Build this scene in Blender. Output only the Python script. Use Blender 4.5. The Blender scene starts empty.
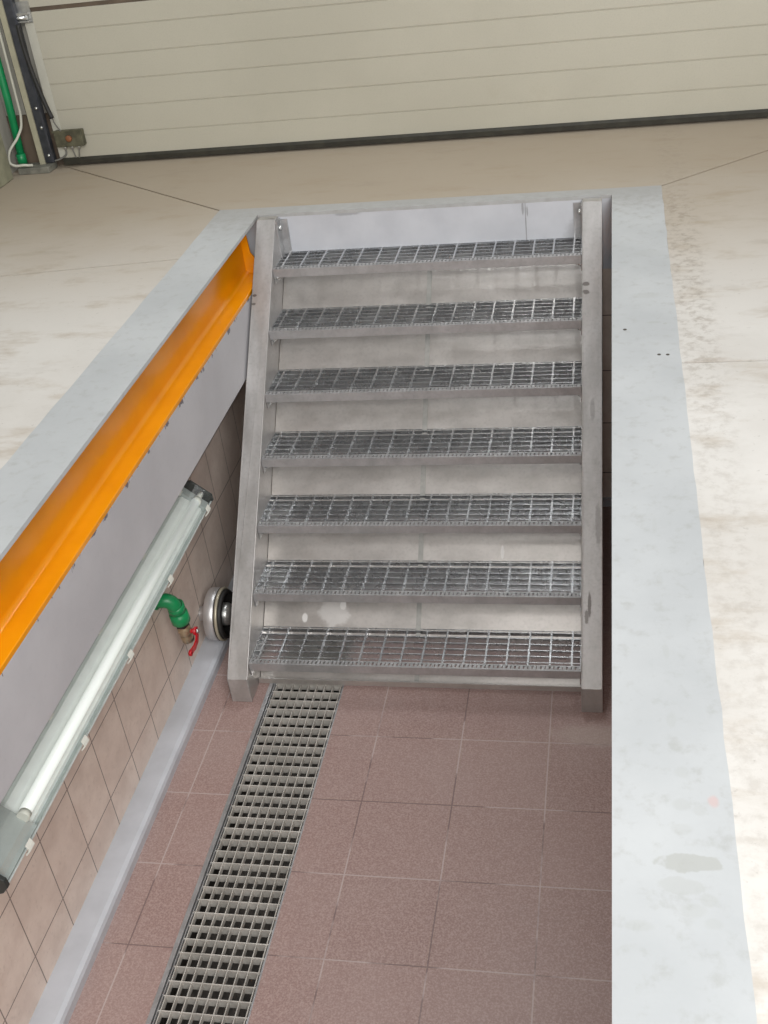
import bpy, bmesh, math, random
from mathutils import Vector, Matrix
random.seed(7)
scn = bpy.context.scene
COL = scn.collection

# ------------------------------------------------------------------ mesh helpers
class MB:
    def __init__(s):
        s.v = []; s.f = []; s.sm = []
    def poly(s, pts, faces, smooth=False):
        b = len(s.v)
        s.v += [tuple(p) for p in pts]
        for f in faces:
            s.f.append(tuple(i + b for i in f)); s.sm.append(smooth)
        return s
    def box(s, x0, x1, y0, y1, z0, z1):
        p = [(x0,y0,z0),(x1,y0,z0),(x1,y1,z0),(x0,y1,z0),(x0,y0,z1),(x1,y0,z1),(x1,y1,z1),(x0,y1,z1)]
        return s.poly(p, [(0,3,2,1),(4,5,6,7),(0,1,5,4),(1,2,6,5),(2,3,7,6),(3,0,4,7)])
    def obox(s, c, ax, ay, az):
        """box with centre c and half-extent vectors ax ay az"""
        c, ax, ay, az = map(Vector, (c, ax, ay, az))
        p = [c + a*ax + b*ay + d*az for d in (-1,1) for (a,b) in ((-1,-1),(1,-1),(1,1),(-1,1))]
        return s.poly(p, [(0,3,2,1),(4,5,6,7),(0,1,5,4),(1,2,6,5),(2,3,7,6),(3,0,4,7)])
    def prism(s, prof, d, smooth=False, caps=True):
        """closed 3-D profile moved along vector d"""
        d = Vector(d); n = len(prof)
        p = [Vector(q) for q in prof] + [Vector(q) + d for q in prof]
        for i in range(n):
            j = (i+1) % n
        s.poly(p, [(i, (i+1) % n, (i+1) % n + n, i + n) for i in range(n)], smooth)
        if caps:
            s.poly(p, [tuple(range(n))[::-1], tuple(range(n, 2*n))])
        return s
    def tube(s, pts, r, seg=10, caps=True):
        pts = [Vector(p) for p in pts]
        rs = r if isinstance(r, (list, tuple)) else [r]*len(pts)
        rings = []; up = None
        for i, p in enumerate(pts):
            if i == 0: t = pts[1]-p
            elif i == len(pts)-1: t = p-pts[i-1]
            else: t = (pts[i+1]-p).normalized() + (p-pts[i-1]).normalized()
            t = t.normalized()
            if up is None:
                up = Vector((0,0,1)) if abs(t.z) < .9 else Vector((1,0,0))
            a = up - t*up.dot(t); a.normalize(); up = a
            b = t.cross(a)
            rings.append([p + rs[i]*(math.cos(2*math.pi*k/seg)*a + math.sin(2*math.pi*k/seg)*b) for k in range(seg)])
        P = [q for ring in rings for q in ring]
        F = []
        for i in range(len(rings)-1):
            for k in range(seg):
                k2 = (k+1) % seg
                F.append((i*seg+k, i*seg+k2, (i+1)*seg+k2, (i+1)*seg+k))
        s.poly(P, F, True)
        if caps:
            s.poly(rings[0], [tuple(range(seg))[::-1]]); s.poly(rings[-1], [tuple(range(seg))])
        return s
    def lathe(s, c, axis, prof, seg=40, closed=False):
        """prof = [(distance along axis, radius)]"""
        c = Vector(c); t = Vector(axis).normalized()
        a = Vector((0,0,1)) if abs(t.z) < .9 else Vector((1,0,0))
        a = (a - t*a.dot(t)).normalized(); b = t.cross(a)
        P = []; F = []
        for (h, r) in prof:
            for k in range(seg):
                w = 2*math.pi*k/seg
                P.append(c + t*h + r*(math.cos(w)*a + math.sin(w)*b))
        n = len(prof)
        for i in range(n-1 + (1 if closed else 0)):
            i2 = (i+1) % n
            for k in range(seg):
                k2 = (k+1) % seg
                F.append((i*seg+k, i*seg+k2, i2*seg+k2, i2*seg+k))
        return s.poly(P, F, True)
    def disc(s, c, axis, r, seg=24):
        c = Vector(c); t = Vector(axis).normalized()
        a = Vector((0,0,1)) if abs(t.z) < .9 else Vector((1,0,0))
        a = (a - t*a.dot(t)).normalized(); b = t.cross(a)
        return s.poly([c + r*(math.cos(2*math.pi*k/seg)*a + math.sin(2*math.pi*k/seg)*b) for k in range(seg)], [tuple(range(seg))])
    def build(s, name, mat, parent=None, kind=None, bevel=0, autosmooth=True):
        me = bpy.data.meshes.new(name)
        org = Vector(parent['_base']) if parent is not None and '_base' in parent else Vector((0,0,0))
        me.from_pydata([tuple(Vector(q)) for q in s.v], [], s.f)
        me.polygons.foreach_set('use_smooth', s.sm)
        bm = bmesh.new(); bm.from_mesh(me)
        bmesh.ops.remove_doubles(bm, verts=bm.verts, dist=1e-6)
        bmesh.ops.recalc_face_normals(bm, faces=bm.faces)
        if bevel:
            es = [e for e in bm.edges if len(e.link_faces) == 2 and e.calc_face_angle(0) > .6]
            bmesh.ops.bevel(bm, geom=es, offset=bevel, segments=2, affect='EDGES', profile=.5, clamp_overlap=True)
        bm.to_mesh(me); bm.free()
        me.materials.append(mat)
        o = bpy.data.objects.new(name, me); COL.objects.link(o)
        if parent is not None:
            o.parent = parent
            top = parent
            while top.parent: top = top.parent
            o.matrix_parent_inverse = Matrix.Translation(-Vector(top.location))
            if parent is not top: o.matrix_parent_inverse = Matrix.Identity(4)
        if kind: o['kind'] = kind
        return o

def thing(name, label, cat, loc, group=None):
    o = bpy.data.objects.new(name, None); COL.objects.link(o)
    o.location = loc; o.empty_display_size = .05
    o['label'] = label; o['category'] = cat
    if group: o['group'] = group
    return o
def tag(o, label, cat, group=None):
    o['label'] = label; o['category'] = cat
    if group: o['group'] = group
    return o
def L(o, label):
    o['label'] = label; return o

# ------------------------------------------------------------------ material helpers
class NT:
    def __init__(s, name):
        s.m = bpy.data.materials.new(name); s.m.use_nodes = True
        s.t = s.m.node_tree; s.t.nodes.clear()
        s.out = s.t.nodes.new('ShaderNodeOutputMaterial')
        s.b = s.t.nodes.new('ShaderNodeBsdfPrincipled')
        s.t.links.new(s.b.outputs[0], s.out.inputs[0])
        tc = s.t.nodes.new('ShaderNodeTexCoord'); geo = s.t.nodes.new('ShaderNodeNewGeometry')
        s.P = geo.outputs['Position']; s.N = geo.outputs['Normal']
        sep = s.t.nodes.new('ShaderNodeSeparateXYZ'); s.t.links.new(s.P, sep.inputs[0])
        s.X, s.Y, s.Z = sep.outputs
    def set(s, inp, val):
        i = s.b.inputs[inp]
        if hasattr(val, 'is_output'): s.t.links.new(val, i)
        else: i.default_value = val if not isinstance(val, tuple) or len(val) == 4 else (*val, 1)
    def _in(s, sock, v):
        if hasattr(v, 'is_output'): s.t.links.new(v, sock)
        else: sock.default_value = v
    def math(s, op, a, b=0, clamp=False):
        n = s.t.nodes.new('ShaderNodeMath'); n.operation = op; n.use_clamp = clamp
        s._in(n.inputs[0], a); s._in(n.inputs[1], b); return n.outputs[0]
    def noise(s, scale, detail=4, rough=.55, vec=None, stretch=None):
        n = s.t.nodes.new('ShaderNodeTexNoise'); n.inputs['Scale'].default_value = scale
        n.inputs['Detail'].default_value = detail; n.inputs['Roughness'].default_value = rough
        v = vec or s.P
        if stretch:
            mp = s.t.nodes.new('ShaderNodeMapping'); mp.inputs['Scale'].default_value = stretch
            s.t.links.new(v, mp.inputs[0]); v = mp.outputs[0]
        s.t.links.new(v, n.inputs['Vector']); return n.outputs['Fac']
    def ramp(s, fac, lo, hi):
        n = s.t.nodes.new('ShaderNodeMapRange'); n.inputs[1].default_value = lo; n.inputs[2].default_value = hi
        n.interpolation_type = 'SMOOTHSTEP'
        s.t.links.new(fac, n.inputs[0]); return n.outputs[0]
    def mix(s, fac, a, b):
        n = s.t.nodes.new('ShaderNodeMix'); n.data_type = 'RGBA'
        s._in(n.inputs[0], fac)
        for sock, v in ((n.inputs[6], a), (n.inputs[7], b)):
            if hasattr(v, 'is_output'): s.t.links.new(v, sock)
            else: sock.default_value = (*v, 1)
        return n.outputs[2]
    def line(s, coord, x0, step, w):
        """1 within w/2 of the lines coord = x0 + k*step"""
        a = s.math('DIVIDE', s.math('SUBTRACT', coord, x0), step)
        a = s.math('ADD', a, .5); a = s.math('FLOORED_MODULO', a, 1.0)
        a = s.math('ABSOLUTE', s.math('SUBTRACT', a, .5)); a = s.math('MULTIPLY', a, step)
        return s.math('LESS_THAN', a, w/2)
    def cell(s, coord, x0, step):
        return s.math('FLOOR', s.math('DIVIDE', s.math('SUBTRACT', coord, x0), step))
    def bump(s, h, strength=.2, dist=.01):
        n = s.t.nodes.new('ShaderNodeBump'); n.inputs['Strength'].default_value = strength; n.inputs['Distance'].default_value = dist
        s.t.links.new(h, n.inputs['Height']); s.t.links.new(n.outputs[0], s.b.inputs['Normal'])
    def white(s, a, b):
        n = s.t.nodes.new('ShaderNodeTexWhiteNoise'); n.noise_dimensions = '2D'
        c = s.t.nodes.new('ShaderNodeCombineXYZ'); s._in(c.inputs[0], a); s._in(c.inputs[1], b)
        s.t.links.new(c.outputs[0], n.inputs['Vector']); return n.outputs['Value']
    def spot(s, x, y, rx, ry, noise=0, k=0, edge=.15):
        """soft-edged blob on the ground at x, y"""
        dx = s.math('DIVIDE', s.math('SUBTRACT', s.X, x), rx); dy = s.math('DIVIDE', s.math('SUBTRACT', s.Y, y), ry)
        d = s.math('SQRT', s.math('ADD', s.math('MULTIPLY', dx, dx), s.math('MULTIPLY', dy, dy)))
        if k: d = s.math('ADD', d, s.math('MULTIPLY', s.math('SUBTRACT', noise, .5), k))
        r = s.ramp(d, 1-edge, 1+edge)
        return s.math('SUBTRACT', 1, r)

def S(r, g, b):
    f = lambda c: (c/255/12.92 if c/255 <= .04045 else ((c/255+.055)/1.055)**2.4)
    return (f(r), f(g), f(b))

def plain(name, col, rough=.5, metal=0, var=.0, scale=20, bump=0):
    n = NT(name)
    if var:
        f = n.noise(scale, 5)
        n.set('Base Color', n.mix(n.ramp(f, .3, .7), tuple(c*(1-var) for c in col), tuple(min(1, c*(1+var)) for c in col)))
        if bump: n.bump(f, bump, .003)
    else: n.set('Base Color', col)
    n.set('Roughness', rough); n.set('Metallic', metal)
    return n.m

def galvanised(name, lo, hi, rough=.38, metal=.85, stretch=(1,1,1), dirt=0, bump=.06):
    n = NT(name)
    a = n.noise(14, 5, .6, stretch=stretch); b = n.noise(90, 3, .5)
    c = n.mix(n.ramp(a, .3, .7), lo, hi)
    c = n.mix(n.math('MULTIPLY', n.ramp(b, .45, .75), .25), c, tuple(x*.7 for x in lo))
    if dirt:
        d = n.ramp(n.noise(6, 6, .7), .58, .75)
        c = n.mix(n.math('MULTIPLY', d, dirt), c, (.16,.13,.11))
    n.set('Base Color', c); n.set('Metallic', metal)
    n.set('Roughness', n.math('ADD', n.math('MULTIPLY', a, .22), rough-.11))
    if bump: n.bump(b, bump, .002)
    return n.m

# concrete hall floor
def mat_ground():
    n = NT('hall_concrete')
    a = n.noise(1.1, 6, .62); b = n.noise(5, 7, .65, stretch=(.7,1.6,1)); c = n.noise(60, 4, .6); w = n.noise(2.2, 8, .7, stretch=(1,2.2,1))
    col = n.mix(n.ramp(a, .3, .7), (.56,.535,.50), (.68,.66,.63))
    col = n.mix(n.math('MULTIPLY', n.ramp(b, .50, .72), .7), col, (.42,.36,.29))
    # tracked-in dirt along the door end of the hall
    dirt = n.math('MULTIPLY', n.ramp(n.math('ADD', n.Y, n.math('MULTIPLY', n.math('SUBTRACT', a, .5), 1.6)), -1.35, .45), .85)
    col = n.mix(dirt, col, (.33,.265,.185))
    col = n.mix(n.math('MULTIPLY', n.ramp(w, .55, .75), .35), col, (.26,.215,.165))
    # scraped dirty strip beside the right kerb
    sd = n.math('MULTIPLY', n.math('SUBTRACT', 1, n.ramp(n.math('ABSOLUTE', n.math('SUBTRACT', n.X, .235)), .02, .09)), n.ramp(n.noise(26, 6, .7), .44, .66))
    col = n.mix(n.math('MULTIPLY', n.math('MULTIPLY', sd, n.math('ADD', .22, n.math('MULTIPLY', n.math('MULTIPLY', n.ramp(n.Y, -2.1, -1.0), n.math('SUBTRACT', 1, n.ramp(n.Y, -.15, .12))), .3))), 1.0), col, (.24,.195,.15))
    col = n.mix(n.math('MULTIPLY', n.ramp(c, .62, .74), .3), col, (.25,.22,.19))
    n.set('Base Color', col); n.set('Roughness', .72); n.bump(n.math('ADD', c, n.math('MULTIPLY', b, .6)), .12, .004)
    return n.m

def mat_kerb():
    n = NT('kerb_grey_paint')
    a = n.noise(2.2, 6, .6); b = n.noise(26, 5, .65); c = n.noise(110, 3, .5); big = n.noise(34, 3, .6)
    col = n.mix(n.ramp(a, .3, .7), (.43,.447,.458), (.505,.522,.532))
    col = n.mix(n.math('MULTIPLY', n.ramp(b, .5, .74), .45), col, (.34,.34,.325))
    # dirtied kerb at the door end
    e = n.math('MULTIPLY', n.ramp(n.math('ADD', n.Y, n.math('MULTIPLY', n.math('SUBTRACT', b, .5), .5)), -.32, .12), .62)
    col = n.mix(e, col, (.315,.305,.29))
    # worn-through patches
    wear = n.math('MAXIMUM', n.spot(.112, -3.104, .048, .017, big, 1.2, .12), n.math('MULTIPLY', n.spot(.098, -3.148, .032, .016, big, 1.1, .15), .45))
    for (x, y, rx, ry, k) in ((.1,-2.80,.008,.02,.3), (.105,-2.86,.012,.014,.35), (.112,-2.92,.012,.012,.3), (.108,-2.99,.014,.012,.35), (.135,-3.0,.01,.01,.3), (.106,-3.04,.016,.011,.3),
                              (.137,-3.17,.012,.011,.4), (.115,-3.19,.018,.012,.35), (.14,-3.21,.012,.01,.3), (.04,-3.22,.02,.009,.35), (.098,-2.62,.006,.02,.3), (.094,-2.4,.006,.02,.25), (.09,-2.2,.005,.03,.2),
                              (.115,-1.62,.03,.012,.2), (.10,-.95,.04,.02,.35), (.12,-1.15,.02,.008,.6), (.15,-1.16,.006,.006,.8), (.12,-.6,.05,.03,.2)):
        wear = n.math('MAXIMUM', wear, n.math('MULTIPLY', n.spot(x, y, rx, ry, big, .9, .3), k))
    col = n.mix(n.math('MULTIPLY', wear, .6), col, (.36,.365,.34))
    dots = None
    for (x, y, r) in ((.037,-1.193,.0055), (.127,-1.364,.005), (.150,-1.366,.005)):
        q = n.spot(x, y, r, r*1.2, edge=.1); dots = q if dots is None else n.math('MAXIMUM', dots, q)
    col = n.mix(dots, col, (.05,.04,.03))
    pink = n.spot(.157, -2.98, .008, .012, big, .8, .4)
    col = n.mix(n.math('MULTIPLY', pink, .4), col, (.6,.33,.3))
    n.set('Base Color', col); n.set('Roughness', .6); n.bump(n.math('ADD', c, b), .06, .003)
    return n.m

def mat_beam():
    n = NT('grey_paint_on_concrete')
    a = n.noise(3, 5); b = n.noise(60, 4, .6); c = n.noise(24, 4, .7)
    col = n.mix(n.ramp(a, .3, .7), (.455,.45,.47), (.52,.515,.535))
    col = n.mix(n.math('MULTIPLY', n.ramp(b, .55, .75), .15), col, (.33,.33,.34))
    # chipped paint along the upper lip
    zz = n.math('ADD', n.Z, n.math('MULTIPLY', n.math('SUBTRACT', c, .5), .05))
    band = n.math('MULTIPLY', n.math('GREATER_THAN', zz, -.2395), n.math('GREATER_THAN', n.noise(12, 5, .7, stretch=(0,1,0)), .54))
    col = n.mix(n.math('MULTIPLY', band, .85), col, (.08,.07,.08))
    n.set('Base Color', col); n.set('Roughness', .55); n.bump(b, .06, .002)
    return n.m

def mat_orange():
    n = NT('orange_gloss_paint')
    a = n.noise(4, 5)
    col = n.mix(n.ramp(a, .3, .7), S(222,138,4), S(232,150,8))
    n.set('Base Color', col); n.set('Roughness', .19); n.set('Specular IOR Level', .5); n.bump(n.noise(50, 2), .02, .001)
    return n.m

def mat_floor_tile():
    n = NT('red_brown_floor_tile')
    x0, st, y0 = -.808, .2974, -1.7573
    g = n.math('MAXIMUM', n.line(n.X, x0, st, .0046), n.line(n.Y, y0, st, .0042))
    cell = n.white(n.cell(n.X, x0, st), n.cell(n.Y, y0, st))
    sp = n.noise(170, 3, .7); a = n.noise(3, 5)
    col = n.mix(cell, S(146,120,115), S(152,126,121))
    col = n.mix(n.ramp(sp, .40, .65), col, S(172,149,142))
    col = n.mix(n.math('MULTIPLY', n.ramp(n.noise(260, 2), .56, .68), .35), col, S(112,84,78))
    col = n.mix(n.math('MULTIPLY', n.ramp(a, .35, .75), .22), col, S(176,160,155))
    dust = n.spot(-.06, -1.42, .13, .05, n.noise(12, 5), 1.2, .4)
    col = n.mix(n.math('MULTIPLY', dust, .35), col, S(190,178,170))
    gc = n.mix(n.ramp(n.noise(4, 4), .45, .55), S(106,88,86), S(186,172,168))
    col = n.mix(n.math('MULTIPLY', g, .7), col, gc)
    n.set('Base Color', col); n.set('Roughness', .42); n.set('Specular IOR Level', .35)
    n.bump(n.math('SUBTRACT', n.math('MULTIPLY', sp, .15), g), .15, .002)
    return n.m

def mat_wall_tile(axis):
    n = NT('beige_wall_tile_'+axis)
    u = n.Y if axis == 'y' else n.X
    u0, su = ((-2.526, .1937) if axis == 'y' else (-.05, .1937))
    z0, sz = -1.219, .2445
    g = n.math('MAXIMUM', n.line(u, u0, su, .0042), n.line(n.Z, z0, sz, .0042))
    cell = n.white(n.cell(u, u0, su), n.cell(n.Z, z0, sz))
    a = n.noise(9, 6, .65); b = n.noise(60, 4, .6)
    col = n.mix(n.ramp(a, .3, .7), S(212,194,182), S(230,214,202))
    col = n.mix(n.math('MULTIPLY', cell, .25), col, S(204,184,172))
    col = n.mix(n.math('MULTIPLY', n.ramp(b, .55, .72), .22), col, S(168,148,137))
    col = n.mix(n.math('MULTIPLY', g, .85), col, S(108,92,86))
    n.set('Base Color', col); n.set('Roughness', .38); n.bump(n.math('SUBTRACT', 1, g), .2, .002)
    return n.m

def mat_door():
    n = NT('cream_door_panel')
    a = n.noise(1.5, 5); b = n.noise(170, 3, .7)
    col = n.mix(n.ramp(a, .3, .7), S(176,172,157), S(183,179,164))
    col = n.mix(n.math('MULTIPLY', n.ramp(b, .45, .7), .22), col, S(158,153,139))
    m = n.ramp(n.noise(2.6, 6, .65), .60, .78)
    col = n.mix(n.math('MULTIPLY', m, .25), col, S(160,150,130))
    n.set('Base Color', col); n.set('Roughness', .5); n.bump(b, .12, .002)
    return n.m

def mat_sheet():
    m = galvanised('galvanised_sheet', (.45,.422,.395), (.53,.50,.472), .33, .6, (.6,1,1), .06)
    n = NT('tmp'); bpy.data.materials.remove(n.m)
    n = NT.__new__(NT); n.m = m; n.t = m.node_tree; n.b = n.t.nodes['Principled BSDF']
    geo = n.t.nodes['Geometry']; n.P = geo.outputs['Position']; sep = n.t.nodes['Separate XYZ']; n.X, n.Y, n.Z = sep.outputs
    big = n.noise(30, 4, .6)
    k = None
    for (x, y, rx, ry, a) in ((-1.03,-1.005,.055,.040,.55), (-.995,-.985,.012,.016,1), (-1.141,-1.022,.010,.012,1), (-1.05,-.97,.012,.010,.8), (-.40,-.842,.006,.018,.8), (-.30,-.90,.03,.004,.9)):
        q = n.math('MULTIPLY', n.spot(x, y, rx, ry, big, 1.2, .2), a); k = q if k is None else n.math('MAXIMUM', k, q)
    old = n.b.inputs['Base Color'].links[0].from_socket
    n.set('Base Color', n.mix(n.math('MULTIPLY', k, .8), old, (.80,.79,.77)))
    n.set('Metallic', n.math('SUBTRACT', .6, n.math('MULTIPLY', k, .5)))
    return m

M = {}
M['ground'] = mat_ground(); M['kerb'] = mat_kerb(); M['beam'] = mat_beam(); M['orange'] = mat_orange()
M['tile'] = mat_floor_tile(); M['wall_y'] = mat_wall_tile('y'); M['wall_x'] = mat_wall_tile('x'); M['door'] = mat_door()
n = None
M['joint'] = plain('joint_dirt', (.07,.055,.045), .9, 0, .2)
M['ledge'] = plain('ledge_grey_paint', (.49,.505,.54), .5, 0, .06, 8, .05)
n = NT('end_wall_paint')
n.Y = n.Z
col = n.mix(n.ramp(n.noise(5, 5), .3, .7), (.46,.475,.51), (.54,.555,.59))
for (x, z, rx, rz, k) in ((-.325,-.10,.0022,.12,.7), (-.335,-.03,.004,.03,.6), (-.318,-.045,.003,.022,.6), (-1.02,-.012,.05,.010,.5), (-.13,-.16,.05,.07,.25)):  # streaks; the broad last spot is painted shade beside the right stringer
    col = n.mix(n.math('MULTIPLY', n.spot(x, z, rx, rz, n.noise(40, 4, .6), .9, .3), k), col, (.20,.20,.20))
n.set('Base Color', col); n.set('Roughness', .55)
M['endpaint'] = n.m
M['dark'] = plain('dark_channel', (.055,.048,.042), .8, 0, .3, 30)
M['stringer'] = galvanised('galvanised_stringer', (.42,.405,.39), (.54,.525,.515), .44, .55, (1,.35,.35), .30)
n = NT.__new__(NT); n.m = M['stringer']; n.t = n.m.node_tree; n.b = n.t.nodes['Principled BSDF']
n.P = n.t.nodes['Geometry'].outputs['Position']; n.X, n.Y, n.Z = n.t.nodes['Separate XYZ'].outputs
k = None; big = n.noise(60, 4, .6)
for (x, y, rx, ry, a) in ((-.094,-.258,.013,.006,.8), (-.094,-.281,.012,.006,.8), (-.080,-1.10,.006,.030,.8), (-.090,-1.13,.007,.016,.7), (-1.369,-.25,.009,.004,.9), (-1.371,-.275,.008,.0035,.8), (-.05,-.9,.01,.05,.35), (-.07,-.6,.008,.03,.3)):
    q = n.math('MULTIPLY', n.spot(x, y, rx, ry, big, 1.2, .25), a); k = q if k is None else n.math('MAXIMUM', k, q)
old = n.b.inputs['Base Color'].links[0].from_socket
n.set('Base Color', n.mix(k, old, (.13,.115,.105)))
n = None
M['sheet'] = mat_sheet()
M['grate'] = galvanised('galvanised_grating', (.62,.635,.65), (.72,.73,.74), .27, .97, bump=0)
M['nosing'] = galvanised('galvanised_nosing', (.40,.40,.405), (.50,.50,.505), .36, .6, bump=0)
M['drain'] = galvanised('galvanised_drain', (.48,.455,.415), (.62,.59,.545), .42, .25, (1,1,1), .3)
M['joint_steel'] = galvanised('dull_joint_strip', (.30,.30,.28), (.40,.39,.37), .45, .5)
M['bolt'] = plain('bright_zinc', (.72,.73,.72), .22, .9)
M['black'] = plain('black_rubber', (.018,.017,.016), .55, 0, .2)
M['seal'] = plain('dark_seal', (.03,.028,.02), .6, 0, .25)
M['lamp_grey'] = plain('lamp_housing_grey', (.40,.43,.42), .45, 0, .06)
M['lamp_dark'] = plain('lamp_dark_cap', (.025,.028,.026), .4)
M['reflector'] = plain('white_reflector', (.84,.86,.84), .35, 0, .04)
M['tube'] = plain('white_tube_glass', (.90,.91,.90), .18)
M['tube'].node_tree.nodes['Principled BSDF'].inputs['Emission Color'].default_value = (.93,1,.96,1)
M['tube'].node_tree.nodes['Principled BSDF'].inputs['Emission Strength'].default_value = .25
M['clip'] = plain('pale_plastic_clip', (.66,.66,.60), .45)
M['green'] = plain('green_pipe_plastic', S(18,132,78), .36, 0, .08)
M['brass'] = plain('nickel_brass', (.46,.37,.25), .32, .8, .15, 40)
M['red'] = plain('red_lever', S(176,12,26), .35)
M['ring'] = plain('brushed_ring', (.58,.57,.57), .4, .75, .06, 12)
M['gold'] = plain('yellowed_gasket', (.46,.42,.32), .4, .4)
M['rail'] = plain('cream_rail', S(164,160,138), .5, 0, .08)
M['edge'] = plain('pale_edge_plate', S(190,188,176), .45, 0, .04)
M['rail_dark'] = plain('dark_steel_track', (.075,.08,.095), .35, .6, .2)
M['zinc'] = plain('zinc_bracket', (.52,.52,.50), .35, .8, .15, 40)
M['mud'] = plain('dirty_box_grey', (.10,.095,.06), .6, .1, .3, 30)
M['rust'] = plain('rusty_brown', (.20,.075,.03), .7, 0, .3, 40)
M['block'] = plain('dirty_grey_block', (.18,.175,.145), .7, 0, .3, 20)
M['cable'] = plain('pale_conduit', (.55,.54,.46), .5, 0, .05)
M['wire'] = plain('grey_wire', (.17,.165,.15), .5)
M['hall_wall'] = plain('hall_wall_plaster', (.44,.42,.37), .8, 0, .08, 4)
M['plinth'] = plain('brown_plinth', (.115,.085,.06), .7, 0, .25, 8)
M['greenplinth'] = plain('dirty_green_plinth', (.25,.245,.17), .75, 0, .25, 8)
n = NT('clear_lamp_cover')
tr_ = n.t.nodes.new('ShaderNodeBsdfTransparent'); tr_.inputs[0].default_value = (.985,.995,.99,1)
gl_ = n.t.nodes.new('ShaderNodeBsdfGlossy'); gl_.inputs['Roughness'].default_value = .12
mx_ = n.t.nodes.new('ShaderNodeMixShader')
mx_.inputs[0].default_value = .07; n.t.links.new(tr_.outputs[0], mx_.inputs[1]); n.t.links.new(gl_.outputs[0], mx_.inputs[2])
n.t.links.new(mx_.outputs[0], n.out.inputs[0]); n.t.nodes.remove(n.b)
M['cover'] = n.m

# ------------------------------------------------------------------ dimensions (metres)
W = 1.388; KR = .178; KL = -1.566; FZ = -1.384; EY = .022; NY = -6.2; WX = -1.573; RW = .185
XL, XR = -1.3034, -.1084
Y1, Z1, H, RUN = -.1788, -.1561, .18, .1811
slope = H/RUN
front = lambda y: Z1 + (y-Y1)*slope
fy = lambda z: Y1 + (z-Z1)/slope

# ------------------------------------------------------------------ setting: hall floor in slabs with open joints
def inset(poly, d):
    out = []; n = len(poly)
    for i in range(n):
        p0, p1, p2 = Vector(poly[i-1]), Vector(poly[i]), Vector(poly[(i+1) % n])
        e1 = (p1-p0).normalized(); e2 = (p2-p1).normalized()
        n1 = Vector((-e1.y, e1.x)); n2 = Vector((-e2.y, e2.x))
        k = (n1+n2); k /= max(.2, k.dot(n1))
        out.append(p1 + k*d)
    return out
fl = MB()
slabs = [[(KL,.104),(KR,.092),(1.46,1.2),(-2.95,1.2)],
         [(KL,-.43),(KL,.104),(-2.95,1.2),(-2.95,-.61)],
         [(KL,-7.2),(KL,-.43),(-2.95,-.61),(-2.95,-7.2)],
         [(KR,-1.415),(4.6,-1.43),(4.6,1.2),(1.46,1.2),(KR,.092)],
         [(KR,-7.2),(4.6,-7.2),(4.6,-1.43),(KR,-1.415)],
         [(KL,-7.2),(KR,-7.2),(KR,NY-.15),(KL,NY-.15)]]
for s_ in slabs:
    q = inset(s_, .005)
    fl.prism([(p.x, p.y, -.0105) for p in q], (0,0,.0105))
fl.build('floor', M['ground'], kind='structure')
sub = MB()
sub.box(-3.0, KL-.01, -7.2, 1.2, -.022, -.0106); sub.box(KR+.012, 4.6, -7.2, 1.2, -.022, -.0106)
sub.box(KL-.01, KR+.012, .116, 1.2, -.022, -.0106); sub.box(KL-.01, KR+.012, -7.2, NY-.16, -.022, -.0106)
sub.build('floor_base', M['joint'], kind='structure')

# painted kerb frame round the pit
kb = MB()
def strip(a, b, nseg, z0, z1, wob):
    """strip between inner points a0-a1 and outer points b0-b1, outer edge slightly irregular"""
    pa = [Vector(a[0]).lerp(Vector(a[1]), i/nseg) for i in range(nseg+1)]
    pb = [Vector(b[0]).lerp(Vector(b[1]), i/nseg) + Vector((random.uniform(-wob, 0), 0)) for i in range(nseg+1)]
    P = []
    for i in range(nseg+1):
        P += [(pa[i].x, pa[i].y, z1), (pb[i].x, pb[i].y, z1), (pa[i].x, pa[i].y, z0), (pb[i].x, pb[i].y, z0)]
    F = []
    for i in range(nseg):
        o, q = 4*i, 4*i+4
        F += [(o, o+1, q+1, q), (o+2, q+2, q+3, o+3), (o, q, q+2, o+2), (o+1, o+3, q+3, q+1)]
    F += [(0,2,3,1), (4*nseg, 4*nseg+1, 4*nseg+3, 4*nseg+2)]
    kb.poly(P, F)
strip(((0,NY),(0,EY)), ((KR+.008,NY-.15),(KR+.008,.098)), 90, -.0115, .0015, .004)
strip(((-W,NY),(-W,EY)), ((KL-.005,NY-.15),(KL-.005,.110)), 90, -.0115, .0015, .003)
kb.prism([(-W,EY,-.0115),(0,EY,-.0115),(KR+.006,.098,-.0115),(KL-.006,.110,-.0115)], (0,0,.013))
kb.prism([(-W,NY,-.0115),(KL+.004,NY-.15,-.0115),(KR-.001,NY-.15,-.0115),(0,NY,-.0115)], (0,0,.013))
kb.build('trim_1', M['kerb'], kind='structure')

# pit side walls: recess behind the orange channel, projecting grey beam, tiled wall below
bL = MB()
bL.prism([(-W,NY,-.232),(-W,NY,-.477),(-1.80,NY,-.477),(-1.80,NY,-.0117),(-1.467,NY,-.0117),(-1.467,NY,-.232)], (0,EY-NY,0))
bL.build('trim_2', M['beam'], kind='structure')
bR = MB()
bR.prism([(0,NY,-.232),(.079,NY,-.232),(.079,NY,-.0117),(.40,NY,-.0117),(.40,NY,-.477),(0,NY,-.477)], (0,EY-NY,0))
bR.build('trim_3', M['beam'], kind='structure')
MB().box(-1.80, WX, NY, EY, FZ-.02, -.477).build('wall_pit_left', M['wall_y'], kind='structure')
MB().box(RW, .40, NY, EY, FZ-.02, -.477).build('wall_pit_right', M['wall_y'], kind='structure')
MB().box(-1.80, .40, EY, .26, FZ-.02, -.29).build('wall_pit_end', M['wall_x'], kind='structure')
MB().box(-1.80, .40, EY, .26, -.29, -.0117).build('trim_4', M['endpaint'], kind='structure')
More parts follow.
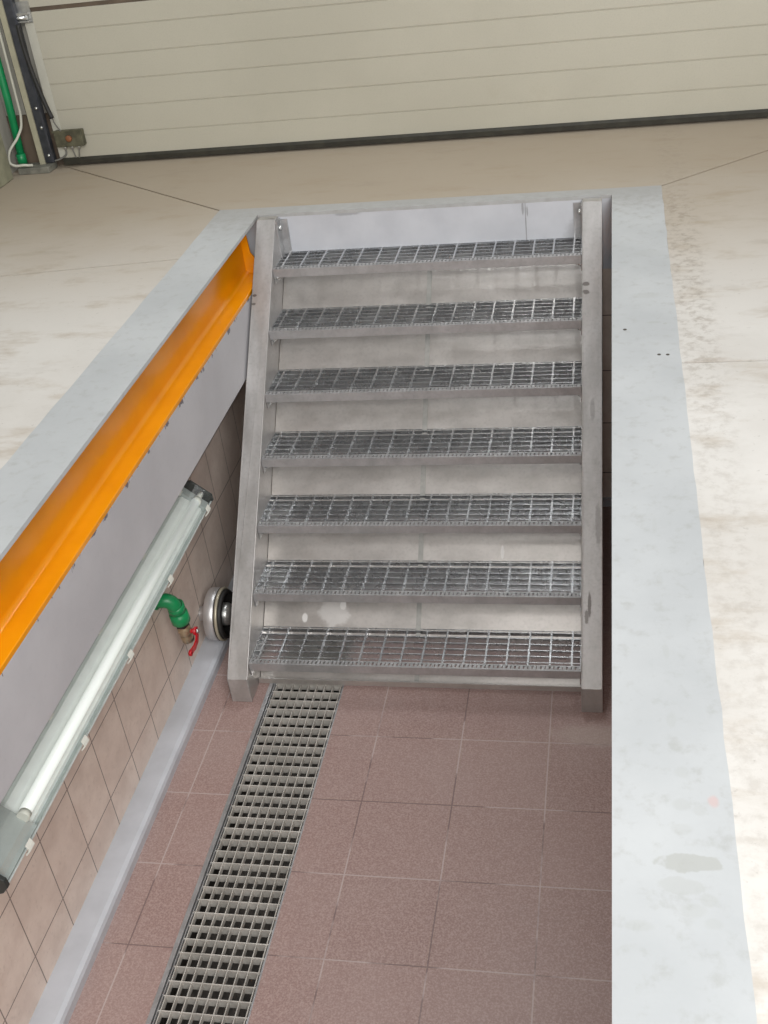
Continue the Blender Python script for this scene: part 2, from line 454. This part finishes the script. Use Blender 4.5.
MB().box(-1.80, .40, NY-.2, NY, FZ-.02, -.0117).build('wall_pit_rear', M['wall_x'], kind='structure')
def ledge(x0, x1, sgn):
    z = -1.340; e = x1 if sgn > 0 else x0; w = x0 if sgn > 0 else x1
    prof = [(w,NY,FZ),(e,NY,FZ),(e,NY,z-.016),(e-sgn*.005,NY,z-.005),(e-sgn*.018,NY,z),(w,NY,z)]
    return MB().prism(prof, (0,EY-NY,0))
ledge(WX, -1.484, 1).build('baseboard_left', M['ledge'], kind='structure')
ledge(.094, RW, -1).build('baseboard_right', M['ledge'], kind='structure')
MB().box(-1.484, .094, EY-.022, EY, FZ, -1.345).build('baseboard_end', M['ledge'], kind='structure', bevel=.004)
# pit floor around the drain slot
DX0, DX1, DY0, DY1 = -1.262, -.976, -5.6, -.30
pf = MB()
pf.box(-1.60, DX0, NY, EY, FZ-.03, FZ); pf.box(DX1, .22, NY, EY, FZ-.03, FZ)
pf.box(DX0, DX1, NY, DY0, FZ-.03, FZ); pf.box(DX0, DX1, DY1, EY, FZ-.03, FZ)
pf.build('floor_pit', M['tile'], kind='structure')
ch = MB()
ch.box(DX0-.01, DX0, DY0, DY1, FZ-.16, FZ-.03); ch.box(DX1, DX1+.01, DY0, DY1, FZ-.16, FZ-.03)
ch.box(DX0-.01, DX1+.01, DY0, DY1, FZ-.17, FZ-.16); ch.box(DX0, DX1, DY0-.01, DY0, FZ-.16, FZ-.03); ch.box(DX0, DX1, DY1, DY1+.01, FZ-.16, FZ-.03)
ch.build('trim_5', M['dark'], kind='structure')

# ------------------------------------------------------------------ drain grating
dr = thing('floor_drain', 'long galvanised drain grating let into the red tile pit floor', 'drain', (-1.119,-1.6,FZ))
f = MB()
f.box(DX0, DX0+.014, DY0, DY1, FZ-.040, FZ+.002); f.box(DX0+.019, DX0+.022, DY0, DY1, FZ-.040, FZ+.001)
f.box(DX1-.005, DX1, DY0, DY1, FZ-.040, FZ+.001)
f.box(DX0, DX1, DY0, DY0+.005, FZ-.040, FZ+.001); f.box(DX0, DX1, DY1-.005, DY1, FZ-.040, FZ+.001)
L(f.build('frame', M['nosing'], dr), 'galvanised edge frame of the drain')
gx0, gx1 = DX0+.022, DX1-.005
cuts = [DY0+.006, -4.55, -3.5, -2.45, -1.385, DY1-.006]
k0 = -2.224
for a, b in zip(cuts[:-1], cuts[1:]):
    g = MB()
    k = math.ceil((a-k0)/.0467)
    while k0 + k*.0467 < b:
        y = k0 + k*.0467
        g.box(gx0, gx1, y-.0016, y+.0016, FZ-.031, FZ-.001); k += 1
    for i in range(9):
        x = gx0 + .006 + i*(gx1-gx0-.012)/8
        g.box(x-.0014, x+.0014, a, b, FZ-.020, FZ-.0005)
    g.build('grating', M['drain'], dr)

# ------------------------------------------------------------------ staircase
st = thing('staircase', 'galvanised steel open staircase with grating treads leading down into the pit', 'stairs', (-.706,-1.0,FZ))
yk = -1.306; yb = .016; ztop = -.004; off = .225
zk = front(yk)
outline = [(yk, FZ), (yk, zk), (fy(ztop), ztop), (yb, ztop), (yb, front(yb)-off), (fy(FZ+off), FZ)]
def stringer(xin, xout):
    """channel: web at the inner side, flanges towards the outer side"""
    s = 1 if xout > xin else -1; t = .007
    m = MB()
    m.prism([(xin, y, z) for y, z in outline], (s*t,0,0))
    # flanges follow the outline; each one is a strip t thick
    c = Vector((sum(p[0] for p in outline)/6, sum(p[1] for p in outline)/6))
    for i in (0, 1, 2, 4):
        p, q = Vector(outline[i]), Vector(outline[(i+1) % 6])
        e = (q-p).normalized(); nrm = Vector((-e.y, e.x))
        if nrm.dot(c-(p+q)/2) < 0: nrm = -nrm
        pr = [p, q, q+nrm*t, p+nrm*t]
        m.prism([(xin+s*t*.5, w.x, w.y) for w in pr], (xout-xin-s*t*.5,0,0))
    return m
sl = stringer(XL, -1.379).build('stringer', M['stringer'], st, bevel=.0025)
sr = stringer(XR, -.036).build('stringer', M['stringer'], st, bevel=.0025)
for s_, xi, d in ((sl, XL, 1), (sr, XR, -1)):
    # fixing angle against the end wall at the top, with its bolt
    m = MB(); m.box(*sorted((xi, xi+d*.034)), .015, .0215, -.19, -.02); m.box(*sorted((xi, xi+d*.006)), -.035, .02, -.19, -.015)
    br = m.build('wall_bracket', M['nosing'], st)
    b = MB(); b.lathe((xi+d*.006, -.012, -.045), (d,0,0), [(0,.0001),(0,.012),(.008,.012),(.009,.009),(.011,.008),(.012,.0001)], 6)
    b.build('bolt', M['bolt'], br)

def make_tread(i):
    y0 = Y1 - RUN*i; z = Z1 - H*i
    yb_ = y0 + (.2 if i == 0 else .2225)
    x0, x1 = XL+.0015, XR-.0015
    g = MB()
    nb = 6 if i else 5
    ys = [y0+.045 + j*(yb_-.015-(y0+.045))/(nb-1) for j in range(nb)] + [yb_-.003]
    for y in ys: g.box(x0+.003, x1-.003, y-.0021, y+.0021, z-.030, z-.0003)
    xs = [x0+.028] + [x0+.028+.0755*k for k in range(1, 16)]
    for x in xs:
        if x < x1-.006: g.box(x-.0032, x+.0032, y0+.026, yb_-.004, z-.011, z)
    tr = g.build('tread', M['grate'], st)
    # nosing: folded angle with a row of punched slots, front face below
    nz = MB()
    w = .030; n = 80; dx = (x1-x0)/n
    nz.box(x0, x1, y0, y0+.003, z-.031, z+.002)
    nz.box(x0, x1, y0+.003, y0+.009, z-.002, z+.001)
    nz.box(x0, x1, y0+.024, y0+w, z-.004, z+.001)
    for k in range(n):
        xa = x0 + k*dx; sh = .003 if k % 2 else 0
        nz.prism([(xa, y0+.009, z-.001), (xa+dx*.62, y0+.009, z-.001), (xa+dx*.62+sh, y0+.024, z-.001), (xa+sh, y0+.024, z-.001)], (0,0,.003))
    L(nz.build('nosing', M['nosing'], tr), 'punched safety nosing along the front edge')
    for xa, d in ((x0, 1), (x1, -1)):
        e = MB(); e.box(*sorted((xa, xa+d*.003)), y0+.003, yb_, z-.060, z-.001)
        e.build('end_plate', M['grate'], tr)
        for yy in (y0+.035, yb_-.045):
            b = MB(); b.lathe((xa+d*.003, yy, z-.046), (d,0,0), [(0,.0001),(0,.010),(.006,.010),(.008,.006),(.012,.006),(.012,.0001)], 6)
            b.build('bolt', M['bolt'], tr)
    # back hook in the middle that holds the sheet
    c = MB(); xc = -.712
    c.box(xc-.018, xc+.012, yb_-.034, yb_-.022, z-.074, z-.034)
    c.box(xc-.018, xc+.012, yb_-.034, yb_-.004, z-.040, z-.034)
    ck = c.build('clip', M['zinc'], tr)
    b = MB(); b.lathe((xc-.004, yb_-.034, z-.058), (0,-1,0), [(0,.0001),(0,.009),(.006,.009),(.007,.0001)], 6)
    b.build('bolt', M['bolt'], tr)
    return tr
for i in range(7): make_tread(i)

# closed back: two sloping sheets with shallow ribs and a cover strip at the joint
def back_sheet(xa, xb):
    m = MB(); t = .003
    ya, za = fy(FZ+.217)+.012, FZ+.004
    yb2 = -.002; N = 90
    def pt(y, d): 
        k = 1/math.hypot(1, slope); return (y + d*slope*k, front(y)-.219 - d*k)
    P = []; F = []
    for j in range(N+1):
        y = ya + (yb2-ya)*j/N
        for d in (0, t):
            yy, zz = pt(y, d)
            P += [(xa, yy, zz), (xb, yy, zz)]
    for j in range(N):
        o = 4*j
        F += [(o, o+1, o+5, o+4), (o+2, o+6, o+7, o+3), (o, o+4, o+6, o+2), (o+1, o+3, o+7, o+5)]
    F += [(0,2,3,1), (4*N, 4*N+1, 4*N+3, 4*N+2)]
    m.poly(P, F)
    return m
back_sheet(XL+.002, -.712).build('back_sheet', M['sheet'], st)
back_sheet(-.709, XR-.002).build('back_sheet', M['sheet'], st)
ja, jb = fy(FZ+.205), -.03
MB().prism([(-.714, y, front(y)-z_) for y, z_ in ((ja,.213),(jb,.213),(jb,.2175),(ja,.2175))], (.018,0,0)).build('joint_strip', M['joint_steel'], st)
# folded bottom edge of the sheets
MB().box(XL+.004, XR-.004, ja-.002, ja+.004, FZ+.008, FZ+.030).build('bottom_rail', M['sheet'], st)

# ------------------------------------------------------------------ orange jacking channel
oc = MB()
prof = [(-1.465,-.024),(-1.4555,-.024),(-1.4555,-.196)] + \
       [(-1.4555+.018-.018*math.cos(a), -.196-.018*math.sin(a)) for a in [k*math.pi/2/24 for k in range(1,25)]] + \
       [(-1.3905,-.2165),(-1.3885,-.2185),(-1.3885,-.231),(-1.465,-.231)]
oc.prism([(x, NY+.01, z) for x, z in prof], (0, -.035-(NY+.01), 0))
rail = thing('steel_channel', 'orange painted steel channel recessed under the left kerb of the pit', 'steel rail', (-1.43,-1.2,-.231))
oc.build('web_and_flange', M['orange'], rail)
en = MB(); en.prism([(-1.4555,-.045,-.03),(-1.4555,-.045,-.215),(-1.392,-.045,-.215),(-1.402,-.045,-.165),(-1.425,-.045,-.13),(-1.432,-.045,-.03)], (0,.008,0))
en.build('end_stop', M['orange'], rail)
oc2 = MB(); mx = lambda x: -W-x
oc2.prism([(mx(x), NY+.01, z) for x, z in prof], (0, -.035-(NY+.01), 0))
oc2.build('trim_6', M['orange'], kind='structure')

# ------------------------------------------------------------------ pit lamp, tilted 45 degrees upwards
lp = thing('fluorescent_lamp', 'long clear-covered fluorescent strip lamp mounted on the left pit wall', 'lamp', (-1.50,-1.84,-.75))
y0, y1 = -2.70, -.985
P0 = Vector((-1.415,0,-.703)); u = Vector((-.085,0,.073)).normalized(); nn = Vector((u.z,0,-u.x)); WID = .120
def lq(a, d, y): # a across the face from the lower edge, d outwards
    q = P0 + u*a + nn*d; return (q.x, y, q.z)
def lprism(pts, ya, yb3): return MB().prism([lq(a, d, ya) for a, d in pts], (0, yb3-ya, 0))
# tray: open box with rounded back
tray = [(0,0),(0,-.022),(.012,-.046),(.108,-.046),(.120,-.022),(.120,0),(.115,0),(.115,-.020),(.105,-.040),(.015,-.040),(.005,-.020),(.005,0)]
lprism(tray, y0+.012, y1-.012).build('housing', M['lamp_grey'], lp)
capP = [(-.002,.004),(-.002,-.024),(.012,-.049),(.108,-.049),(.122,-.024),(.122,.004),(.105,.020),(.015,.020)]
for a, b in ((y0, y0+.013), (y1-.013, y1)):
    lprism(capP, a, b).build('end_cap', M['lamp_dark'], lp, bevel=.002)
lprism([(.008,-.036),(.020,-.022),(.042,-.020),(.044,-.008),(.050,-.020),(.100,-.022),(.112,-.036)], y0+.20, y1-.055).build('reflector', M['reflector'], lp)
lprism([(.006,-.036),(.006,-.006),(.114,-.006),(.114,-.036)], y0+.016, y0+.195).build('gear_cover', M['lamp_grey'], lp)
lprism([(.006,-.036),(.006,-.012),(.114,-.012),(.114,-.036)], y1-.052, y1-.016).build('gear_cover', M['lamp_grey'], lp)
tb = MB(); tb.tube([lq(.050,.002,y0+.205), lq(.050,.002,y1-.07)], .0165, 24); 
tube_o = tb.build('tube', M['tube'], lp)
for yy in (y0+.195, y1-.066):
    s2 = MB(); s2.tube([lq(.048,.004,yy-.008), lq(.048,.004,yy+.010)], .0165, 20); s2.build('lamp_holder', M['clip'], lp)
s2 = MB(); s2.tube([lq(.048,.004,y1-.055), lq(.048,.004,y1-.016)], .010, 16); s2.build('lamp_holder', M['clip'], lp)
cv = [(.002,.001),(.008,.013),(.020,.021),(.038,.025),(.082,.025),(.100,.021),(.112,.013),(.118,.001)]
cvi = [(.0045,.001),(.010,.0115),(.021,.019),(.038,.0228),(.082,.0228),(.099,.019),(.110,.0115),(.1155,.001)]
m = MB()
N = len(cv)
pa = [lq(a,d,y0+.014) for a,d in cv] + [lq(a,d,y0+.014) for a,d in cvi[::-1]]
m.prism(pa, (0, y1-y0-.028, 0))
m.build('clear_cover', M['cover'], lp)
for a0, ys in ((0, (-1.065,-1.483,-1.859,-2.219,-2.578)), (.120, (-1.08,-1.463,-1.846,-2.208,-2.57))):
    for yy in ys:
        s_ = 1 if a0 == 0 else -1
        q = [(a0-s_*.004,-.010),(a0-s_*.004,.010),(a0+s_*.002,.014),(a0+s_*.010,.018),(a0+s_*.011,.0215),(a0+s_*.000,.017),(a0-s_*.008,.012),(a0-s_*.008,-.012)]
        lprism(q, yy-.013, yy+.013).build('clip', M['clip'], lp)
# brackets to the wall
for yy in (-2.3, -1.4):
    a = lq(.10,-.047,yy); bk = MB(); bk.box(WX, a[0]+.004, yy-.015, yy+.015, a[2]-.012, a[2]+.006)
    bk.build('wall_bracket', M['lamp_grey'], lp)

# ------------------------------------------------------------------ green elbow with ball valve
tp = thing('water_tap', 'green plastic elbow with brass ball valve and red lever on the left wall', 'tap', (WX,-1.34,-1.0))
A = Vector((-1.50,-1.335,-.895)); Bm = Vector((-1.497,-1.292,-1.165)); dn = (Bm-A).normalized()
R = .026
pts = [Vector((WX+.001,-1.345,-.889))]
c0 = Vector((-1.528,-1.343,-.889))
pts.append(c0)
for k in range(1, 8):
    t = k/8*math.pi/2
    pts.append(c0 + Vector((.034*math.sin(t), .008*math.sin(t), -.034*(1-math.cos(t)))))
e = pts[-1]
base = Vector((-1.494,-1.326,-.925)); dn = Vector((0,.17,-1)).normalized()
pts.append(base)
el = MB(); el.tube(pts, R, 20); el.lathe((WX+.001,-1.345,-.889), (1,0,0), [(0,.0315),(.026,.0315),(.028,.026)], 24)
elbow = el.build('elbow', M['green'], tp)
co = MB(); co.lathe(base, dn, [(-.006,.020),(-.006,.030),(.022,.031),(.024,.027),(.034,.027),(.036,.033),(.075,.034),(.080,.029),(.080,.01)], 24)
co.build('coupling', M['green'], tp)
va = MB(); s0 = base + dn*.080
va.lathe(s0, dn, [(0,.012),(0,.022),(.018,.022),(.020,.018),(.026,.018),(.030,.024),(.058,.024),(.064,.019),(.068,.023),(.096,.023),(.096,.017),(.085,.016),(.085,.001)], 24)
va.build('valve_body', M['brass'], tp)
bl = MB(); bl.lathe(s0+dn*.001, dn, [(0,.0265),(.014,.0265),(.014,.01)], 6); bl.build('nut', M['black'], tp)
lv = MB(); h0 = s0 + dn*.050
out = Vector((1,0,0))
lv.tube([h0+out*.018, h0+out*.040], .009, 12)
q0 = h0 + out*.040
lvp = [q0 + Vector(v) for v in ((-.002,.014,.006),(.002,.004,-.010),(.006,-.022,-.026),(.008,-.055,-.028),(.004,-.090,-.026))]
for p, q in zip(lvp[:-1], lvp[1:]):
    t = (q-p); sd = t.cross(out).normalized()
    lv.obox((p+q)/2, t*.56, sd*.0095, t.cross(sd).normalized()*.003)
lv.lathe(lvp[-1], out, [(-.005,.004),(-.004,.011),(.005,.011),(.006,.004)], 14)
lv.lathe(q0, out, [(-.004,.016),(.004,.016),(.005,.010)], 16)
L(lv.build('lever', M['red'], tp), 'red lever handle')
sc = MB(); sc.lathe(q0, out, [(.004,.0001),(.004,.008),(.010,.008),(.010,.0001)], 6); sc.build('screw', M['bolt'], tp)

# ------------------------------------------------------------------ pipe flange behind the left stringer
rg = thing('pipe_coupling', 'round metal pipe coupling on the left wall beside the staircase foot', 'pipe coupling', (WX,-.955,-1.235))
C0 = Vector((WX,-.978,-1.234)); ax = Vector((1,0,0)); RR = .1035
r1 = MB(); r1.lathe(C0, ax, [(.001,.03),(.044,.03),(.044,RR-.003),(.047,RR),(.082,RR),(.085,RR-.003),(.085,.085),(.060,.085)], 56)
r1.build('ring', M['ring'], rg)
r2 = MB(); r2.lathe(C0, ax, [(.0855,RR-.004),(.0855,RR+.001),(.0885,RR+.001),(.0885,RR-.004)], 56, True); r2.build('gasket', M['black'], rg)
r3 = MB(); r3.lathe(C0, ax, [(.089,RR-.006),(.089,RR+.001),(.097,RR+.002),(.100,RR-.001),(.100,RR-.006),(.089,RR-.010)], 56, True)
r3.build('outer_rim', M['gold'], rg)
r4 = MB(); r4.lathe(C0, ax, [(.055,.001),(.055,.09),(.09,.094),(.104,.0965),(.112,.094),(.114,.083),(.100,.078),(.075,.070),(.070,.001)], 48)
r4.build('seal_cup', M['black'], rg)
r5 = MB(); r5.lathe(C0, ax, [(.071,.045),(.110,.045),(.125,.038),(.130,.02),(.131,.0001)], 36); r5.build('hub', M['zinc'], rg)

# ------------------------------------------------------------------ sectional door
DYf = .93
door = thing('door_1', '', '', (1.0, DYf, 0))
del door['label']; del door['category']; door['kind'] = 'structure'
def panel(z0, z1, grooves, x0=-2.618, x1=4.2):
    m = MB(); zs = [z0]
    prof = [(DYf+.042, z0), (DYf, z0)]
    for g in grooves:
        prof += [(DYf, g-.003), (DYf+.004, g-.001), (DYf+.004, g+.001), (DYf, g+.003)]
    prof += [(DYf, z1-.004), (DYf+.004, z1), (DYf+.042, z1)]
    m.prism([(x0, y, z) for y, z in prof], (x1-x0, 0, 0))
    return m
panel(.040, .697, [.140,.262,.380,.492,.610]).build('panel', M['door'], door)
panel(.716, 1.35, [.83,.95,1.07,1.19]).build('panel', M['door'], door)
panel(1.366, 2.0, [1.48,1.6,1.72,1.84]).build('panel', M['door'], door)
panel(2.016, 2.65, [2.13,2.25,2.37,2.49]).build('panel', M['door'], door)
for z in (.697, 1.35, 2.0):
    L(MB().box(-2.612, 4.2, DYf+.006, DYf+.04, z, z+.018).build('section_seal', M['plinth'], door), 'dark brown seal between two door panels')
m = MB(); m.prism([(-2.60,y,z) for y,z in ((DYf-.012,.010),(DYf+.02,.0015),(DYf+.042,.010),(DYf+.042,.0395),(DYf-.006,.0395),(DYf-.014,.030))], (6.8,0,0))
L(m.build('bottom_seal', M['seal'], door), 'black rubber seal along the foot of the door')
# hinge with roller at the seam
m = MB(); m.box(-2.645,-2.575, DYf-.006, DYf-.001, .655, .745); m.box(-2.645,-2.585, DYf-.030, DYf-.006, .690, .700); m.box(-2.640,-2.585, DYf-.028, DYf-.006, .660, .666)
hg = L(m.build('roller_hinge', M['zinc'], door), 'zinc roller hinge at the door edge')
m = MB(); m.tube([(-2.690,DYf-.022,.680),(-2.590,DYf-.022,.680)], .010, 12); m.lathe((-2.690,DYf-.022,.680),(1,0,0),[(0,.0001),(0,.022),(.014,.022),(.014,.0001)],20)
m.build('roller', M['bolt'], hg)
# edge strip on the panel
L(MB().box(-2.618,-2.575,DYf-.003,DYf-.0005,.045,.652).build('edge_plate', M['edge'], door), 'pale edge plate down the door side')

# junction bracket low on the door
jb_ = thing('junction_box', 'small dirty junction box with brown knob low on the cream door', 'junction box', (-2.535,DYf,.135))
m = MB(); m.box(-2.604,-2.462,DYf-.040,DYf-.001,.100,.174)
m.build('casing', M['mud'], jb_, bevel=.004)
m = MB(); m.box(-2.608,-2.458,DYf-.044,DYf-.0395,.170,.179); m.build('lid_edge', M['mud'], jb_)
m = MB(); m.lathe((-2.528,DYf-.040,.140),(0,-1,0),[(0,.0001),(0,.015),(.010,.015),(.014,.010),(.015,.0001)],20); m.build('knob', M['rust'], jb_)
for x in (-2.568,-2.533,-2.498):
    m = MB(); m.lathe((x,DYf-.022,.104),(0,0,-1),[(0,.0001),(0,.008),(.016,.008),(.017,.004)],12); m.build('cable_gland', M['zinc'], jb_)
# wires
def curve_pts(P, n=8):
    P = [Vector(p) for p in P]; out = []
    Q = [2*P[0]-P[1]] + P + [2*P[-1]-P[-2]]
    for i in range(1, len(Q)-2):
        for k in range(n):
            t = k/n; a, b, c, d = Q[i-1], Q[i], Q[i+1], Q[i+2]
            out.append(.5*((2*b) + (-a+c)*t + (2*a-5*b+4*c-d)*t*t + (-a+3*b-3*c+d)*t*t*t))
    out.append(P[-1]); return out
yw = DYf-.024
m = MB(); m.tube(curve_pts([(-2.568,yw,.088),(-2.572,yw,.062),(-2.605,yw-.004,.044),(-2.650,yw-.006,.036),(-2.70,yw-.01,.034)]), .0042, 8)
tag(m.build('cable', M['wire']), 'thin grey cable looping from the junction box towards the door track', 'cable')
m = MB(); m.tube(curve_pts([(-2.533,yw,.088),(-2.529,yw,.064),(-2.528,yw+.006,.041)]), .003, 8)
tag(m.build('cable', M['wire']), 'short wire from the middle gland of the junction box to the door seal', 'cable')
m = MB(); m.tube(curve_pts([(-2.498,yw,.088),(-2.503,yw,.066),(-2.512,yw+.006,.041)]), .003, 8)
tag(m.build('cable', M['wire']), 'short wire from the right gland of the junction box to the door seal', 'cable')
yc = DYf-.066
bc = thing('spiral_cable', 'black sleeved cable hanging down the door edge to the junction box', 'cable', (-2.60,yc,.17))
m = MB(); m.tube(curve_pts([(-2.622,yc,.66),(-2.622,yc,.56),(-2.610,yc,.43),(-2.590,yc,.31),(-2.574,yc,.243)]), .0105, 10)
m.build('sleeve', M['black'], bc)
m = MB(); m.tube(curve_pts([(-2.574,yc,.243),(-2.569,yc+.004,.215),(-2.558,yc+.020,.176)]), .0034, 8); m.build('wire_end', M['wire'], bc)

# vertical door track
tk = thing('door_track', 'vertical steel door track at the left edge of the cream door', 'door track', (-2.68,DYf-.03,0))
m = MB(); m.prism([(x, y, .034) for x, y in ((-2.676,DYf-.045),(-2.640,DYf-.045),(-2.634,DYf-.039),(-2.634,DYf-.010),(-2.640,DYf-.004),(-2.676,DYf-.004),(-2.676,DYf-.008),(-2.642,DYf-.008),(-2.638,DYf-.012),(-2.638,DYf-.037),(-2.642,DYf-.041),(-2.676,DYf-.041))], (0,0,2.6))
m.build('guide_channel', M['rail_dark'], tk)
m = MB(); m.box(-2.704,-2.677,DYf-.052,DYf+.01,.030,2.64); m.build('angle_post', M['rail'], tk)
m = MB(); m.box(-2.715,-2.705,DYf-.036,DYf+.02,.22,2.64); m.build('back_angle', M['rail_dark'], tk)
tag(MB().box(-2.80,-2.640,DYf-.105,DYf-.004,.0,.030).build('foot_block', M['block'], bevel=.004), 'dirty grey block on the floor under the door track', 'block')
for z in (.20,.29,.07):
    m = MB(); m.lathe((-2.650,DYf-.045,z),(0,-1,0),[(0,.0001),(0,.007),(.006,.007),(.007,.0001)],8); m.build('bolt', M['bolt'], tk)

# pipes in the corner
gp = thing('conduit', 'green plastic pipe running up the corner left of the door', 'pipe', (-2.795,DYf-.03,0))
m = MB(); m.tube([(-2.795,DYf-.045,.032),(-2.79,DYf-.03,.34),(-2.785,DYf-.02,2.6)], .0185, 16); m.build('pipe', M['green'], gp)
m = MB(); m.lathe((-2.795,DYf-.045,.035),(0,0,1),[(0,.016),(0,.023),(.05,.023),(.052,.018)],16); m.build('socket', M['green'], gp)
m = MB(); m.tube(curve_pts([(-2.735,DYf-.02,2.6),(-2.737,DYf-.02,1.2),(-2.745,DYf-.025,.40),(-2.752,DYf-.03,.235),(-2.775,DYf-.06,.17),(-2.818,DYf-.095,.115),(-2.83,DYf-.105,.065),(-2.805,DYf-.105,.046),(-2.765,DYf-.10,.045),(-2.745,DYf-.09,.040),(-2.725,DYf-.085,.038)]), .0065, 10)
tag(m.build('flexible_conduit', M['cable']), 'pale flexible conduit curling over the foot of the green pipe', 'cable')

# hall walls round the door
MB().box(-3.1, -2.625, DYf+.045, DYf+.2, .245, 3.0).build('wall_front', M['hall_wall'], kind='structure')
MB().box(-3.1, -2.60, DYf+.030, DYf+.2, 0, .245).build('baseboard_front', M['plinth'], kind='structure')
MB().box(-2.625, 4.3, DYf+.05, DYf+.2, 2.66, 3.0).build('wall_lintel', M['hall_wall'], kind='structure')
MB().box(-3.1, -2.855, -7.2, DYf+.03, 0, 3.0).build('wall_left', M['hall_wall'], kind='structure')
MB().box(-2.855, -2.800, -7.2, DYf-.16, 0, .30).build('baseboard_hall', M['greenplinth'], kind='structure', bevel=.006)

# ------------------------------------------------------------------ light
w = bpy.data.worlds.new('world'); scn.world = w; w.use_nodes = True
bg = w.node_tree.nodes['Background']; bg.inputs[0].default_value = (.95,.97,1.0,1); bg.inputs[1].default_value = .32
def area(name, loc, target, sx, sy, power, col=(1,1,1)):
    d = bpy.data.lights.new(name, 'AREA'); d.shape = 'RECTANGLE'; d.size = sx; d.size_y = sy; d.energy = power; d.color = col
    o = bpy.data.objects.new(name, d); COL.objects.link(o); o.location = loc
    o.rotation_euler = (Vector(target)-Vector(loc)).to_track_quat('-Z','Y').to_euler(); return o
area('gate_daylight', (1.5,-7.0,2.7), (.2,-2.6,0), 4.0, 3.4, 290, (1,.99,.97))
area('near_fill_light', (.9,-4.7,3.3), (.1,-2.6,0), 2.4, 2.0, 72, (1,.99,.97))  # unseen fill, added to brighten the ground near the camera on the right
area('high_window_daylight', (-.5,.86,3.3), (-1.0,-2.6,0), 0.5, 2.4, 80, (.97,.99,1))

# ------------------------------------------------------------------ camera
cd = bpy.data.cameras.new('camera'); cam = bpy.data.objects.new('camera', cd); COL.objects.link(cam)
cd.sensor_fit = 'VERTICAL'; cd.sensor_height = 24; cd.lens = 1141.7754/1024*24; cd.clip_start = .05
R3 = Matrix(((.98025,.00342,.19772),(.16342,.54897,-.81971),(-.11134,.83584,.53757)))
cam.matrix_world = Matrix.Translation((.0053,-4.2877,1.406)) @ R3.to_4x4()
scn.camera = cam
scn.view_settings.view_transform = 'Standard'; scn.view_settings.look = 'None'
scn.view_settings.exposure = .2; scn.view_settings.gamma = 1; scn.view_settings.use_curve_mapping = False
